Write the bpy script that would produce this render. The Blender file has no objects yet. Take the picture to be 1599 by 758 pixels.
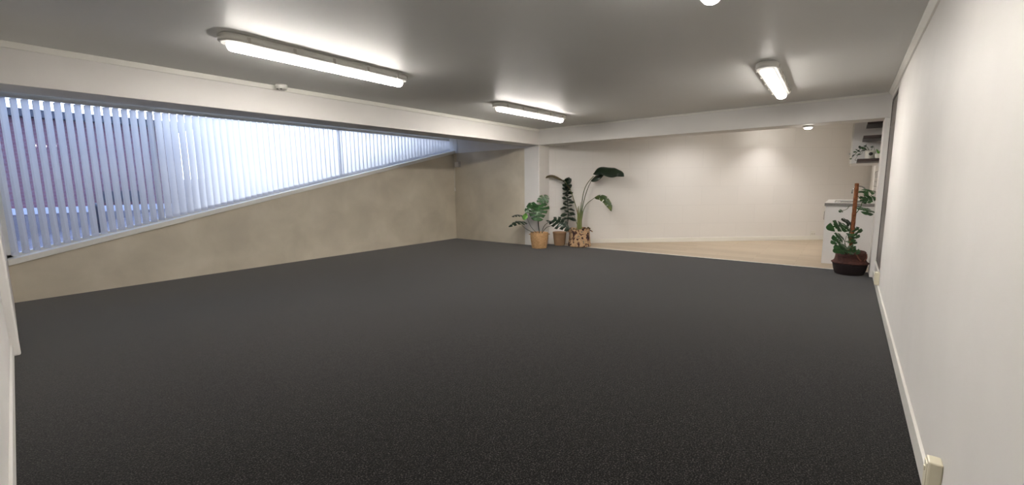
import bpy, bmesh, math, random
from mathutils import Vector, Matrix, Quaternion

random.seed(7)
S = bpy.context.scene
C = S.collection
PI = math.pi

# ---------------------------------------------------------------- camera
CAM_Z = 1.3
F_PX = 671.19
RV = Vector((0.61387, -0.78933, -0.01139)); UV = Vector((0.11246, 0.07317, 0.99096)); FV = Vector((0.78136, 0.6096, -0.13369))
cd = bpy.data.cameras.new('camera'); cam = bpy.data.objects.new('camera', cd); C.objects.link(cam)
m3 = Matrix((RV, UV, -FV)).transposed()
cam.matrix_world = Matrix.Translation((0, 0, CAM_Z)) @ m3.to_4x4()
cd.sensor_width = 36; cd.lens = F_PX / 1599 * 36; cd.clip_start = 0.01; cd.clip_end = 300
S.camera = cam

# ---------------------------------------------------------------- light and exposure
S.view_settings.view_transform = 'Standard'; S.view_settings.look = 'None'
S.view_settings.gamma = 1; S.view_settings.use_curve_mapping = False
S.view_settings.exposure = 0.25
S.cycles.use_denoising = True
S.cycles.max_bounces = 10; S.cycles.diffuse_bounces = 6; S.cycles.transparent_max_bounces = 16
S.cycles.sample_clamp_indirect = 6
LENS_POWER = 78.0
LAMP_COL = (1.0, 0.945, 0.88)
DOWNLIGHT_W = 48.0
SKY_STRENGTH = 1.85
w = bpy.data.worlds.new('world'); S.world = w; w.use_nodes = True
nt = w.node_tree; nt.nodes.clear()
wo = nt.nodes.new('ShaderNodeOutputWorld'); bg = nt.nodes.new('ShaderNodeBackground')
tc = nt.nodes.new('ShaderNodeTexCoord'); vm = nt.nodes.new('ShaderNodeVectorMath'); vm.operation = 'DOT_PRODUCT'
nrm = nt.nodes.new('ShaderNodeVectorMath'); nrm.operation = 'NORMALIZE'
glow_dir = Vector((4.2, 7.6, 0.9)).normalized()
vm.inputs[1].default_value = glow_dir
nt.links.new(tc.outputs['Generated'], nrm.inputs[0]); nt.links.new(nrm.outputs[0], vm.inputs[0])
mr = nt.nodes.new('ShaderNodeMapRange'); mr.inputs['From Min'].default_value = 0.885; mr.inputs['From Max'].default_value = 1.0
nt.links.new(vm.outputs['Value'], mr.inputs['Value'])
mx = nt.nodes.new('ShaderNodeMix'); mx.data_type = 'RGBA'
mx.inputs['A'].default_value = (1.0, 1.32, 2.15, 1); mx.inputs['B'].default_value = (6.0, 6.2, 6.7, 1)
nt.links.new(mr.outputs['Result'], mx.inputs['Factor'])
nt.links.new(mx.outputs['Result'], bg.inputs['Color']); bg.inputs['Strength'].default_value = SKY_STRENGTH
nt.links.new(bg.outputs[0], wo.inputs[0])

# ---------------------------------------------------------------- materials
def lin(c):
    f = lambda v: (v / 12.92 if v <= 0.04045 else ((v + 0.055) / 1.055) ** 2.4)
    return tuple(f(x / 255) for x in c) + (1,)

def base_mat(name, col, rough=0.6, metal=0.0, spec=0.5):
    m = bpy.data.materials.new(name); m.use_nodes = True
    b = m.node_tree.nodes['Principled BSDF']
    b.inputs['Base Color'].default_value = lin(col); b.inputs['Roughness'].default_value = rough
    b.inputs['Metallic'].default_value = metal; b.inputs['Specular IOR Level'].default_value = spec
    return m, m.node_tree, b

def mottled(name, cols, scale=5, rough=0.7, detail=4, bump=0.0, bump_scale=80, stretch=(1, 1, 1), spec=0.5, pos=None, distort=0.0):
    m, t, b = base_mat(name, cols[0], rough, 0, spec)
    co = t.nodes.new('ShaderNodeTexCoord'); mp = t.nodes.new('ShaderNodeMapping'); mp.inputs['Scale'].default_value = stretch
    t.links.new(co.outputs['Object'], mp.inputs[0])
    n = t.nodes.new('ShaderNodeTexNoise'); n.inputs['Scale'].default_value = scale; n.inputs['Detail'].default_value = detail
    n.inputs['Distortion'].default_value = distort
    t.links.new(mp.outputs[0], n.inputs['Vector'])
    r = t.nodes.new('ShaderNodeValToRGB'); k = len(cols)
    pos = pos or [0.3 + 0.4 * i / max(1, k - 1) for i in range(k)]
    while len(r.color_ramp.elements) < k: r.color_ramp.elements.new(0.5)
    for e, p, c in zip(r.color_ramp.elements, pos, cols): e.position = p; e.color = lin(c)
    t.links.new(n.outputs['Fac'], r.inputs[0]); t.links.new(r.outputs[0], b.inputs['Base Color'])
    if bump:
        n2 = t.nodes.new('ShaderNodeTexNoise'); n2.inputs['Scale'].default_value = bump_scale; n2.inputs['Detail'].default_value = 3
        t.links.new(mp.outputs[0], n2.inputs['Vector'])
        bp = t.nodes.new('ShaderNodeBump'); bp.inputs['Strength'].default_value = bump; bp.inputs['Distance'].default_value = 0.01
        t.links.new(n2.outputs['Fac'], bp.inputs['Height']); t.links.new(bp.outputs[0], b.inputs['Normal'])
    return m

M = {}
M['wall'] = mottled('white_paint', [(231, 228, 224), (235, 232, 228)], 3, 0.55, bump=0.05, bump_scale=220)
M['ceiling'] = mottled('ceiling_paint', [(240, 240, 237), (242, 242, 239)], 2, 0.45, bump=0.03, bump_scale=150)
M['trim'] = mottled('white_gloss_paint', [(238, 236, 228), (240, 238, 231)], 4, 0.3)
M['white_plastic'] = mottled('white_plastic', [(232, 230, 222), (236, 234, 228)], 8, 0.35)
M['cream_plastic'] = mottled('cream_plastic', [(232, 225, 200), (236, 229, 206)], 8, 0.35)
M['grey_plastic'] = mottled('grey_plastic', [(196, 190, 182), (202, 196, 188)], 12, 0.45)
M['conc'] = mottled('trowelled_concrete', [(196, 186, 168), (206, 196, 177), (213, 203, 184), (222, 212, 194)], 1.7, 0.62, detail=9, bump=0.10, bump_scale=25, pos=[0.28, 0.45, 0.58, 0.75], distort=0.3)
M['dark_dot'] = mottled('black_plastic', [(28, 26, 25), (34, 32, 31)], 20, 0.4)
M['alu'] = mottled('grey_aluminium', [(128, 128, 130), (138, 138, 140)], 8, 0.4)
M['dark_door'] = mottled('dark_grey_panel', [(84, 76, 73), (92, 84, 80)], 3, 0.3, stretch=(1, 1, 0.2))
M['dark_frame'] = mottled('dark_frame', [(92, 84, 80), (100, 92, 88)], 6, 0.35)
M['walnut'] = mottled('dark_walnut', [(30, 19, 15), (46, 30, 24), (60, 40, 32)], 6, 0.45, detail=6, stretch=(1, 12, 12), bump=0.1)
M['worktop'] = mottled('grey_laminate', [(120, 117, 114), (134, 131, 128)], 60, 0.4)
M['cabinet'] = mottled('white_laminate', [(226, 224, 222), (230, 228, 226)], 4, 0.35)
M['steel'] = base_mat('stainless_steel', (190, 190, 190), 0.25, 1.0)[0]
M['basket'] = mottled('woven_straw', [(142, 106, 66), (186, 148, 104), (204, 166, 122)], 22, 0.8, stretch=(1, 1, 7), bump=0.6, bump_scale=40)
M['tan_pot'] = mottled('tan_pot', [(176, 142, 108), (190, 156, 122)], 9, 0.8, bump=0.2, bump_scale=60)
M['belly'] = mottled('brown_seagrass', [(56, 29, 25), (76, 41, 34), (92, 52, 43)], 30, 0.75, stretch=(1, 1, 5), bump=0.5, bump_scale=50)
M['belly_dark'] = mottled('dark_dipped_seagrass', [(22, 11, 11), (34, 17, 17)], 30, 0.7, stretch=(1, 1, 5), bump=0.5, bump_scale=50)
M['strap'] = mottled('brown_strap', [(104, 62, 48), (124, 76, 60)], 30, 0.7)
M['jute'] = mottled('jute_rope', [(150, 112, 70), (180, 140, 92)], 60, 0.85)
M['floral'] = mottled('floral_fabric', [(34, 22, 20), (84, 44, 42), (156, 128, 98), (196, 164, 126), (180, 144, 110), (122, 118, 104)], 11, 0.85, detail=3, pos=[0.36, 0.42, 0.46, 0.52, 0.62, 0.68], distort=0.9)
M['soil'] = mottled('potting_soil', [(26, 18, 14), (48, 36, 28)], 60, 0.95, bump=0.8, bump_scale=90)
M['moss'] = mottled('coir_pole', [(98, 58, 34), (138, 86, 54), (158, 104, 68)], 40, 0.95, bump=0.9, bump_scale=120, stretch=(1, 1, .5))
M['leaf'] = mottled('monstera_leaf', [(26, 58, 28), (48, 90, 42)], 14, 0.38)
M['leaf_light'] = mottled('young_leaf', [(74, 122, 46), (104, 150, 66)], 14, 0.4)
M['leaf_dark'] = mottled('dark_leaf', [(14, 32, 18), (24, 46, 27)], 12, 0.36)
M['leaf_olive'] = mottled('olive_leaf', [(34, 54, 26), (58, 80, 36), (96, 102, 46)], 9, 0.42)
M['leaf_dry'] = mottled('drying_leaf', [(64, 56, 34), (92, 78, 48)], 16, 0.6)
M['stem'] = mottled('green_stem', [(52, 72, 36), (74, 92, 48)], 18, 0.5)
M['stem_dark'] = mottled('dark_stem', [(34, 40, 26), (50, 54, 36)], 18, 0.5)
M['stem_pink'] = mottled('leaf_sheath', [(112, 98, 54), (96, 112, 52), (126, 92, 72)], 7, 0.55, stretch=(4, 4, .6))
M['ceramic'] = mottled('white_ceramic', [(232, 228, 218), (238, 235, 226)], 10, 0.25)
M['asphalt'] = mottled('footpath_concrete', [(96, 90, 94), (120, 113, 118)], 2.5, 0.85, detail=6)
M['white_paint_out'] = mottled('white_exterior_paint', [(168, 168, 178), (178, 178, 188)], 3, 0.6)
M['dark_out'] = mottled('dark_fascia', [(40, 40, 50), (52, 52, 64)], 6, 0.5)

def carpet_mat():
    m, t, b = base_mat('charcoal_carpet', (60, 57, 55), 0.95, 0, 0.15)
    co = t.nodes.new('ShaderNodeTexCoord')
    n1 = t.nodes.new('ShaderNodeTexNoise'); n1.inputs['Scale'].default_value = 130; n1.inputs['Detail'].default_value = 3; n1.inputs['Roughness'].default_value = 0.7
    n2 = t.nodes.new('ShaderNodeTexNoise'); n2.inputs['Scale'].default_value = 0.8; n2.inputs['Detail'].default_value = 3
    n3 = t.nodes.new('ShaderNodeTexNoise'); n3.inputs['Scale'].default_value = 24; n3.inputs['Detail'].default_value = 4; n3.inputs['Roughness'].default_value = 0.75
    for n in (n1, n2, n3): t.links.new(co.outputs['Object'], n.inputs['Vector'])
    r = t.nodes.new('ShaderNodeValToRGB'); e = r.color_ramp.elements
    e[0].position = 0.38; e[0].color = lin((4, 4, 4)); e[1].position = 0.64; e[1].color = lin((70, 67, 65))
    e2 = e.new(0.52); e2.color = lin((18, 17, 17))
    t.links.new(n1.outputs['Fac'], r.inputs[0])
    r3 = t.nodes.new('ShaderNodeMapRange'); r3.inputs['From Min'].default_value = 0.35; r3.inputs['From Max'].default_value = 0.65; r3.inputs['To Min'].default_value = 0.55; r3.inputs['To Max'].default_value = 1.45
    t.links.new(n3.outputs['Fac'], r3.inputs['Value'])
    r2 = t.nodes.new('ShaderNodeMapRange'); r2.inputs['From Min'].default_value = 0.3; r2.inputs['From Max'].default_value = 0.7; r2.inputs['To Min'].default_value = 0.92; r2.inputs['To Max'].default_value = 1.08
    t.links.new(n2.outputs['Fac'], r2.inputs['Value'])
    mu = t.nodes.new('ShaderNodeMath'); mu.operation = 'MULTIPLY'; t.links.new(r3.outputs[0], mu.inputs[0]); t.links.new(r2.outputs[0], mu.inputs[1])
    vs = t.nodes.new('ShaderNodeVectorMath'); vs.operation = 'SCALE'
    t.links.new(r.outputs[0], vs.inputs[0]); t.links.new(mu.outputs[0], vs.inputs['Scale'])
    t.links.new(vs.outputs[0], b.inputs['Base Color'])
    bp = t.nodes.new('ShaderNodeBump'); bp.inputs['Strength'].default_value = 0.5; bp.inputs['Distance'].default_value = 0.004
    t.links.new(n1.outputs['Fac'], bp.inputs['Height']); t.links.new(bp.outputs[0], b.inputs['Normal'])
    b.inputs['Sheen Weight'].default_value = 0.4; b.inputs['Sheen Roughness'].default_value = 0.3
    return m
M['carpet'] = carpet_mat()

def vinyl_mat():
    m, t, b = base_mat('oak_vinyl_planks', (205, 185, 155), 0.42)
    co = t.nodes.new('ShaderNodeTexCoord'); mp = t.nodes.new('ShaderNodeMapping')
    mp.inputs['Rotation'].default_value = (0, 0, math.radians(90))
    t.links.new(co.outputs['Object'], mp.inputs[0])
    br = t.nodes.new('ShaderNodeTexBrick'); br.inputs['Scale'].default_value = 1.0
    br.inputs['Brick Width'].default_value = 1.2; br.inputs['Row Height'].default_value = 0.18; br.inputs['Mortar Size'].default_value = 0.003
    br.inputs['Color1'].default_value = lin((176, 159, 137)); br.inputs['Color2'].default_value = lin((188, 172, 150)); br.inputs['Mortar'].default_value = lin((160, 140, 114))
    t.links.new(mp.outputs[0], br.inputs['Vector'])
    n = t.nodes.new('ShaderNodeTexNoise'); n.inputs['Scale'].default_value = 9; n.inputs['Detail'].default_value = 5
    mp2 = t.nodes.new('ShaderNodeMapping'); mp2.inputs['Scale'].default_value = (7, 0.7, 1); t.links.new(co.outputs['Object'], mp2.inputs[0]); t.links.new(mp2.outputs[0], n.inputs['Vector'])
    mxx = t.nodes.new('ShaderNodeMix'); mxx.data_type = 'RGBA'; mxx.blend_type = 'MULTIPLY'; mxx.inputs['Factor'].default_value = 0.35
    rr = t.nodes.new('ShaderNodeMapRange'); rr.inputs['To Min'].default_value = 0.6; rr.inputs['To Max'].default_value = 1.25
    t.links.new(n.outputs['Fac'], rr.inputs['Value']); cb = t.nodes.new('ShaderNodeCombineColor')
    for i in range(3): t.links.new(rr.outputs[0], cb.inputs[i])
    t.links.new(br.outputs['Color'], mxx.inputs['A']); t.links.new(cb.outputs[0], mxx.inputs['B'])
    t.links.new(mxx.outputs['Result'], b.inputs['Base Color'])
    return m
M['vinyl'] = vinyl_mat()

def block_mat(name, c1, c2, mortar, bw, rh, ms, rough, bump, axes='X'):
    m, t, b = base_mat(name, c1, rough)
    uv = t.nodes.new('ShaderNodeUVMap'); uv.uv_map = 'UVMap'
    br = t.nodes.new('ShaderNodeTexBrick'); br.inputs['Scale'].default_value = 1.0
    br.inputs['Brick Width'].default_value = bw; br.inputs['Row Height'].default_value = rh; br.inputs['Mortar Size'].default_value = ms
    br.inputs['Mortar Smooth'].default_value = 0.4
    br.inputs['Color1'].default_value = lin(c1); br.inputs['Color2'].default_value = lin(c2); br.inputs['Mortar'].default_value = lin(mortar)
    t.links.new(uv.outputs[0], br.inputs['Vector']); t.links.new(br.outputs['Color'], b.inputs['Base Color'])
    bp = t.nodes.new('ShaderNodeBump'); bp.inputs['Strength'].default_value = bump; bp.inputs['Distance'].default_value = 0.004; bp.invert = True
    t.links.new(br.outputs['Fac'], bp.inputs['Height']); t.links.new(bp.outputs[0], b.inputs['Normal'])
    return m
M['block'] = block_mat('painted_block', (233, 230, 226), (235, 232, 228), (229, 226, 222), 0.8, 0.405, 0.006, 0.5, 0.12)
M['brick'] = block_mat('red_brick', (112, 74, 82), (100, 64, 74), (116, 98, 108), 0.24, 0.085, 0.01, 0.85, 0.5)
M['tile'] = block_mat('white_tile', (232, 230, 226), (228, 226, 222), (160, 156, 150), 0.3, 0.075, 0.005, 0.2, 0.4)

def lens_mat(power):
    m = bpy.data.materials.new('lit_diffuser'); m.use_nodes = True; t = m.node_tree; t.nodes.clear()
    o = t.nodes.new('ShaderNodeOutputMaterial'); e = t.nodes.new('ShaderNodeEmission')
    e.inputs['Color'].default_value = LAMP_COL + (1,); 
    ge = t.nodes.new('ShaderNodeNewGeometry'); sp = t.nodes.new('ShaderNodeSeparateXYZ'); t.links.new(ge.outputs['Normal'], sp.inputs[0])
    rg = t.nodes.new('ShaderNodeMapRange'); rg.inputs['From Min'].default_value = 0.0; rg.inputs['From Max'].default_value = -1.0
    rg.inputs['To Min'].default_value = 0.2; rg.inputs['To Max'].default_value = 1.0
    pw = t.nodes.new('ShaderNodeMath'); pw.operation = 'POWER'; pw.inputs[1].default_value = 2.8
    ml = t.nodes.new('ShaderNodeMath'); ml.operation = 'MULTIPLY'; ml.inputs[1].default_value = power
    t.links.new(sp.outputs['Z'], rg.inputs['Value']); t.links.new(rg.outputs[0], pw.inputs[0]); t.links.new(pw.outputs[0], ml.inputs[0]); t.links.new(ml.outputs[0], e.inputs['Strength'])
    t.links.new(e.outputs[0], o.inputs[0]); return m
M['lens'] = lens_mat(LENS_POWER * 1.85)
M['lens_right'] = lens_mat(LENS_POWER * 1.0)
M['lens_near'] = lens_mat(LENS_POWER * 0.72)

def slat_mat():
    m = bpy.data.materials.new('translucent_blind_fabric'); m.use_nodes = True; t = m.node_tree; t.nodes.clear()
    o = t.nodes.new('ShaderNodeOutputMaterial'); d = t.nodes.new('ShaderNodeBsdfDiffuse'); tr = t.nodes.new('ShaderNodeBsdfTranslucent')
    rf = t.nodes.new('ShaderNodeBsdfRefraction'); rf.inputs['Roughness'].default_value = 0.55; rf.inputs['IOR'].default_value = 1.25
    co = t.nodes.new('ShaderNodeTexCoord'); n = t.nodes.new('ShaderNodeTexNoise'); n.inputs['Scale'].default_value = 180
    t.links.new(co.outputs['Object'], n.inputs['Vector'])
    rp = t.nodes.new('ShaderNodeValToRGB'); rp.color_ramp.elements[0].color = lin((222, 224, 232)); rp.color_ramp.elements[1].color = lin((240, 241, 246))
    t.links.new(n.outputs['Fac'], rp.inputs[0])
    for s_ in (d, tr, rf): t.links.new(rp.outputs[0], s_.inputs['Color'])
    m1 = t.nodes.new('ShaderNodeMixShader'); m1.inputs[0].default_value = 0.4; m2 = t.nodes.new('ShaderNodeMixShader'); m2.inputs[0].default_value = 0.12
    t.links.new(d.outputs[0], m1.inputs[1]); t.links.new(tr.outputs[0], m1.inputs[2])
    t.links.new(m1.outputs[0], m2.inputs[1]); t.links.new(rf.outputs[0], m2.inputs[2]); t.links.new(m2.outputs[0], o.inputs[0])
    return m
M['slat'] = slat_mat()

def glass_mat():
    m = bpy.data.materials.new('window_glass'); m.use_nodes = True; t = m.node_tree; t.nodes.clear()
    o = t.nodes.new('ShaderNodeOutputMaterial'); g = t.nodes.new('ShaderNodeBsdfGlossy'); g.inputs['Roughness'].default_value = 0.02
    tp = t.nodes.new('ShaderNodeBsdfTransparent'); tp.inputs['Color'].default_value = (0.93, 0.96, 0.97, 1)
    f = t.nodes.new('ShaderNodeFresnel'); f.inputs['IOR'].default_value = 1.5; mm = t.nodes.new('ShaderNodeMixShader')
    t.links.new(f.outputs[0], mm.inputs[0]); t.links.new(tp.outputs[0], mm.inputs[1]); t.links.new(g.outputs[0], mm.inputs[2]); t.links.new(mm.outputs[0], o.inputs[0])
    return m
M['glass'] = glass_mat()

# ---------------------------------------------------------------- mesh helpers
class MB:
    def __init__(s): s.bm = bmesh.new(); s.uv = s.bm.loops.layers.uv.new('UVMap')
    def face(s, pts, smooth=False):
        f = s.bm.faces.new([s.bm.verts.new(p) for p in pts]); f.smooth = smooth; return f
    def box(s, lo, hi, bev=0.0):
        t = bmesh.new(); bmesh.ops.create_cube(t, size=1)
        for v in t.verts: v.co = Vector([(a + b) / 2 + c * (b - a) for a, b, c in zip(lo, hi, v.co)])
        if bev: bmesh.ops.bevel(t, geom=t.edges[:], offset=bev, segments=2, affect='EDGES', profile=0.5)
        s.merge(t); return s
    def merge(s, t, mat=None, smooth=None):
        if mat is not None: bmesh.ops.transform(t, matrix=mat, verts=t.verts)
        mp = {v: s.bm.verts.new(v.co) for v in t.verts}
        for f in t.faces:
            try:
                n = s.bm.faces.new([mp[v] for v in f.verts]); n.smooth = f.smooth if smooth is None else smooth
            except ValueError: pass
        t.free()
    def prism(s, pts, off, bev=0.0):
        t = bmesh.new(); off = Vector(off); n = len(pts)
        a = [t.verts.new(p) for p in pts]; b = [t.verts.new(Vector(p) + off) for p in pts]
        t.faces.new(a); t.faces.new(b[::-1])
        for i in range(n): t.faces.new((a[i], b[i], b[(i + 1) % n], a[(i + 1) % n]))
        bmesh.ops.recalc_face_normals(t, faces=t.faces[:])
        if bev: bmesh.ops.bevel(t, geom=t.edges[:], offset=bev, segments=2, affect='EDGES', profile=0.5)
        s.merge(t); return s
    def tube(s, pts, rad, seg=8, cap=True):
        pts = [Vector(p) for p in pts]; n = len(pts)
        rad = rad if isinstance(rad, (list, tuple)) else [rad] * n
        rings = []; prev = None
        for i, p in enumerate(pts):
            tg = (pts[min(i + 1, n - 1)] - pts[max(i - 1, 0)]).normalized()
            if prev is None:
                a = Vector((0, 0, 1)) if abs(tg.z) < 0.9 else Vector((1, 0, 0)); u = tg.cross(a).normalized()
            else: u = (prev - tg * prev.dot(tg)).normalized()
            prev = u; v = tg.cross(u)
            rings.append([s.bm.verts.new(p + (u * math.cos(2 * PI * k / seg) + v * math.sin(2 * PI * k / seg)) * rad[i]) for k in range(seg)])
        for i in range(n - 1):
            for k in range(seg):
                f = s.bm.faces.new((rings[i][k], rings[i][(k + 1) % seg], rings[i + 1][(k + 1) % seg], rings[i + 1][k])); f.smooth = True
        if cap: s.bm.faces.new(rings[0][::-1]); s.bm.faces.new(rings[-1])
        return s
    def lathe(s, prof, seg=40, c=(0, 0, 0), fn=None):
        rings = []
        for r, z in prof:
            ring = []
            for k in range(seg):
                a = 2 * PI * k / seg; rr, zz = (r, z) if fn is None else fn(r, z, a)
                ring.append(s.bm.verts.new((c[0] + rr * math.cos(a), c[1] + rr * math.sin(a), c[2] + zz)))
            rings.append(ring)
        for i in range(len(rings) - 1):
            for k in range(seg):
                f = s.bm.faces.new((rings[i][k], rings[i][(k + 1) % seg], rings[i + 1][(k + 1) % seg], rings[i + 1][k])); f.smooth = True
        if prof[0][0] > 0: s.bm.faces.new(rings[0][::-1])
        if prof[-1][0] > 0: s.bm.faces.new(rings[-1])
        return s
    def build(s, name, mat, parent=None, loc=None, uvaxes=None):
        bmesh.ops.recalc_face_normals(s.bm, faces=s.bm.faces[:])
        if uvaxes:
            ux, uy = Vector(uvaxes[0]), Vector(uvaxes[1])
            for f in s.bm.faces:
                for l in f.loops: l[s.uv].uv = (l.vert.co.dot(ux), l.vert.co.dot(uy))
        me = bpy.data.meshes.new(name); s.bm.to_mesh(me); s.bm.free()
        o = bpy.data.objects.new(name, me); C.objects.link(o); me.materials.append(mat)
        if parent:
            o.parent = parent
        if loc: o.location = loc
        return o

def struct(name, mb, mat, **k):
    o = mb.build(name, mat, **k); o['kind'] = 'structure'; return o
def tag(o, label, cat, group=None):
    o['label'] = label; o['category'] = cat
    if group: o['group'] = group
    return o
def thing(name, label, cat, loc=(0, 0, 0), rz=0, group=None):
    o = bpy.data.objects.new(name, None); C.objects.link(o); o.location = loc; o.rotation_euler = (0, 0, rz); o.empty_display_size = 0.1
    return tag(o, label, cat, group)
def dup(root, loc, rz, label, group=None):
    r = root.copy(); C.objects.link(r); r.location = loc; r.rotation_euler = (0, 0, rz); r['label'] = label
    if group: r['group'] = group
    for ch in list(root.children):
        c = ch.copy(); C.objects.link(c); c.parent = r
        for g in ch.children:
            d = g.copy(); C.objects.link(d); d.parent = c
    return r

# ---------------------------------------------------------------- room dimensions
H = 2.417; HB = 2.10; XB = 7.472; XE = 7.86; YB = 5.098; YW = 7.571; YR = -0.352; BW = 0.385
YBB = YB + BW                     # back of the window-side beam
HK = 2.62
def sill_z(x): return 0.442 + (x - 0.28) * (2.037 - 0.442) / (7.39 - 0.28)   # underside of sloping sill
XL0, XL1 = -0.163, 0.128          # left wall is a touch out of square
def left_x(y): return 0.127 + (y - 5.14) * 0.0524

# floors
struct('floor', MB().prism([(-0.3, -0.5, -0.1), (XE, -0.5, -0.1), (XE, 7.8, -0.1), (-0.3, 7.8, -0.1)], (0, 0, 0.1)), M['carpet'])
struct('floor_kitchen', MB().prism([(XE, -0.5, -0.1), (12.7, -0.5, -0.1), (12.7, 5.6, -0.1), (XE, 5.6, -0.1)], (0, 0, 0.1)), M['vinyl'])
struct('trim_1', MB().box((XE - 0.012, YR, 0.0), (XE + 0.012, 5.14, 0.006), 0.002), M['trim'])
# ceilings
struct('ceiling', MB().box((-0.4, -0.6, H), (XE, 7.9, H + 0.12)), M['ceiling'])
struct('ceiling_kitchen', MB().box((XE, -0.6, HK), (12.9, 5.8, HK + 0.12)), M['ceiling'])
# window wall (below the sloping sill), side and end walls of the bay
struct('wall_window', MB().prism([(0.1, YW, 0), (7.6, YW, 0), (7.6, YW, sill_z(7.6)), (0.1, YW, sill_z(0.1))], (0, 0.2, 0)), M['conc'])
struct('wall_bay_far', MB().box((XB, YBB - 0.01, 0), (XB + 0.15, YW + 0.2, 2.06)), M['conc'])
struct('wall_bay_far_upper', MB().box((XB, YBB - 0.01, 2.06), (XB + 0.15, YW + 0.2, H)), M['wall'])
struct('wall_bay_left', MB().prism([(0.186, YBB - .02, 0), (0.284, YW + 0.2, 0), (0.02, YW + 0.2, 0), (0.02, YBB - .02, 0)], (0, 0, H)), M['wall'])
# beams and columns
struct('beam_window', MB().box((0.0, YB, HB), (XB + .01, YBB, H), 0.004), M['wall'])
struct('beam_kitchen', MB().box((XB, YR - .1, HB), (XE, YB + 0.3, HK), 0.004), M['wall'])
struct('column_corner', MB().box((XB, YB, 0), (XE, YBB, HB), 0.012), M['wall'])
struct('column_left', MB().box((-0.1, YB, 0), (0.176, YBB, HB), 0.012), M['wall'])
struct('column_right', MB().box((XB, YR - .1, 0), (XE, -0.300, HB), 0.008), M['wall'])
# left wall, back corner
struct('wall_left', MB().prism([(left_x(-0.6), -0.6, 0), (left_x(YB + .1), YB + .1, 0), (-0.35, YB + .1, 0), (-0.35, -0.6, 0)], (0, 0, H)), M['wall'])
# right wall with recess
DX0, DX1, DZ0, DZ1 = 6.50, 7.435, 0.235, 2.315
wr = MB()
wr.box((-0.4, YR - 0.15, 0), (DX0, YR, H)); wr.box((DX0, YR - 0.15, 0), (DX1, YR, DZ0)); wr.box((DX0, YR - 0.15, DZ1), (DX1, YR, H)); wr.box((DX1, YR - 0.15, 0), (8.0, YR, H))
struct('wall_right', wr, M['wall'])
struct('wall_kitchen_right', MB().box((7.9, YR - .15, 0), (12.9, YR - .004, HK)), M['wall'])
# oblique kitchen wall of painted blocks
kd = Vector((12.45 - 7.80, -0.43 - 5.222, 0)).normalized(); kn = Vector((-kd.y, kd.x, 0))
k0 = Vector((7.80, 5.222, 0)) - kd * 0.1; k1 = Vector((12.45, -0.43, 0)) + kd * 0.1
if kn.x < 0: kn = -kn
struct('wall_kitchen', MB().prism([k0, k1, k1 + kn * 0.15, k0 + kn * 0.15], (0, 0, HK)), M['block'], uvaxes=(kd, (0, 0, 1)))
# skirtings
def skirt(name, a, b, n, h=0.09, t=0.012):
    a, b, n = Vector(a), Vector(b), Vector(n).normalized()
    struct(name, MB().prism([a, b, b + n * t, a + n * t], (0, 0, h), 0.003), M['trim'])
skirt('baseboard_right', (left_x(YR), YR, 0), (DX1 + .02, YR, 0), (0, 1, 0), 0.10, 0.014)
skirt('baseboard_left', (left_x(YR), YR, 0), (left_x(YB), YB, 0), (1, -0.052, 0), 0.10, 0.014)
skirt('baseboard_kitchen', k0 + kd * 0.2, k1 - kd * 0.2, -kn, 0.09, 0.014)
# ceiling trims
struct('trim_2', MB().box((left_x(YB), YB - 0.012, H - 0.05), (XB, YB + .002, H), 0.003), M['trim'])
struct('trim_3', MB().box((XB - 0.012, YR, H - 0.03), (XB + .002, YB, H), 0.003), M['trim'])
struct('trim_4', MB().prism([(-0.15, YR, H), (-0.15, YR + 0.04, H), (-0.15, YR + .035, H - .012), (-0.15, YR + 0.012, H - 0.045), (-0.15, YR, H - 0.05)], (XB + .15, 0, 0)), M['trim'])
# dark panelled door set into right wall
door = MB().box((DX0 + .03, YR - 0.06, DZ0 + .03), (DX1 - .03, YR - 0.010, DZ1 - .03), 0.003)
door = struct('door_1', door, M['dark_door'])
fr = MB()
fr.box((DX0, YR - .1, DZ0), (DX0 + .03, YR - .004, DZ1)); fr.box((DX1 - .03, YR - .1, DZ0), (DX1, YR - .004, DZ1)); fr.box((DX0, YR - .1, DZ1 - .03), (DX1, YR - .004, DZ1)); fr.box((DX0, YR - .1, DZ0), (DX1, YR - .004, DZ0 + .03))
fr.build('door_frame', M['dark_frame'], door)
MB().box((DX0 + .03, YR - .03, 1.96), (DX1 - .03, YR - .007, 1.985), .001).build('transom', M['dark_frame'], door)
MB().box((DX0 - .01, YR - .03, DZ0 - 0.035), (DX1 + .01, YR + 0.012, DZ0 + .004), 0.004).build('door_sill', M['trim'], door)

# ---------------------------------------------------------------- window
win = MB()
X0, X1 = 0.277, XB
HEAD = 2.395
win.prism([(X0, YW - 0.045, sill_z(X0)), (X1, YW - 0.045, sill_z(X1)), (X1, YW - 0.045, sill_z(X1) + 0.066), (X0, YW - 0.045, sill_z(X0) + 0.066)], (0, 0.245, 0), 0.003)
win = struct('window_1', win, M['trim'])
win['label'] = 'long window with white sill sloping up to the right behind vertical blinds'
f = MB()
f.box((X0, YW + 0.15, HEAD - 0.03), (X1, YW + 0.2, H)); f.box((X0, YW + 0.15, sill_z(X0)), (X0 + 0.05, YW + 0.2, HEAD))
f.prism([(X0, YW + .15, sill_z(X0) + .06), (X1, YW + .15, sill_z(X1) + .06), (X1, YW + .15, sill_z(X1) + .1), (X0, YW + .15, sill_z(X0) + .1)], (0, .06, 0))
f.build('window_frame', M['trim'], win)
mull = [1.79, 4.6]
for x in mull:
    MB().box((x - .015, YW + .165, sill_z(x) + .06), (x + .015, YW + .195, HEAD - .02)).build('mullion', M['trim'], win)
xs = [X0 + .04] + mull + [X1 - .02]
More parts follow.
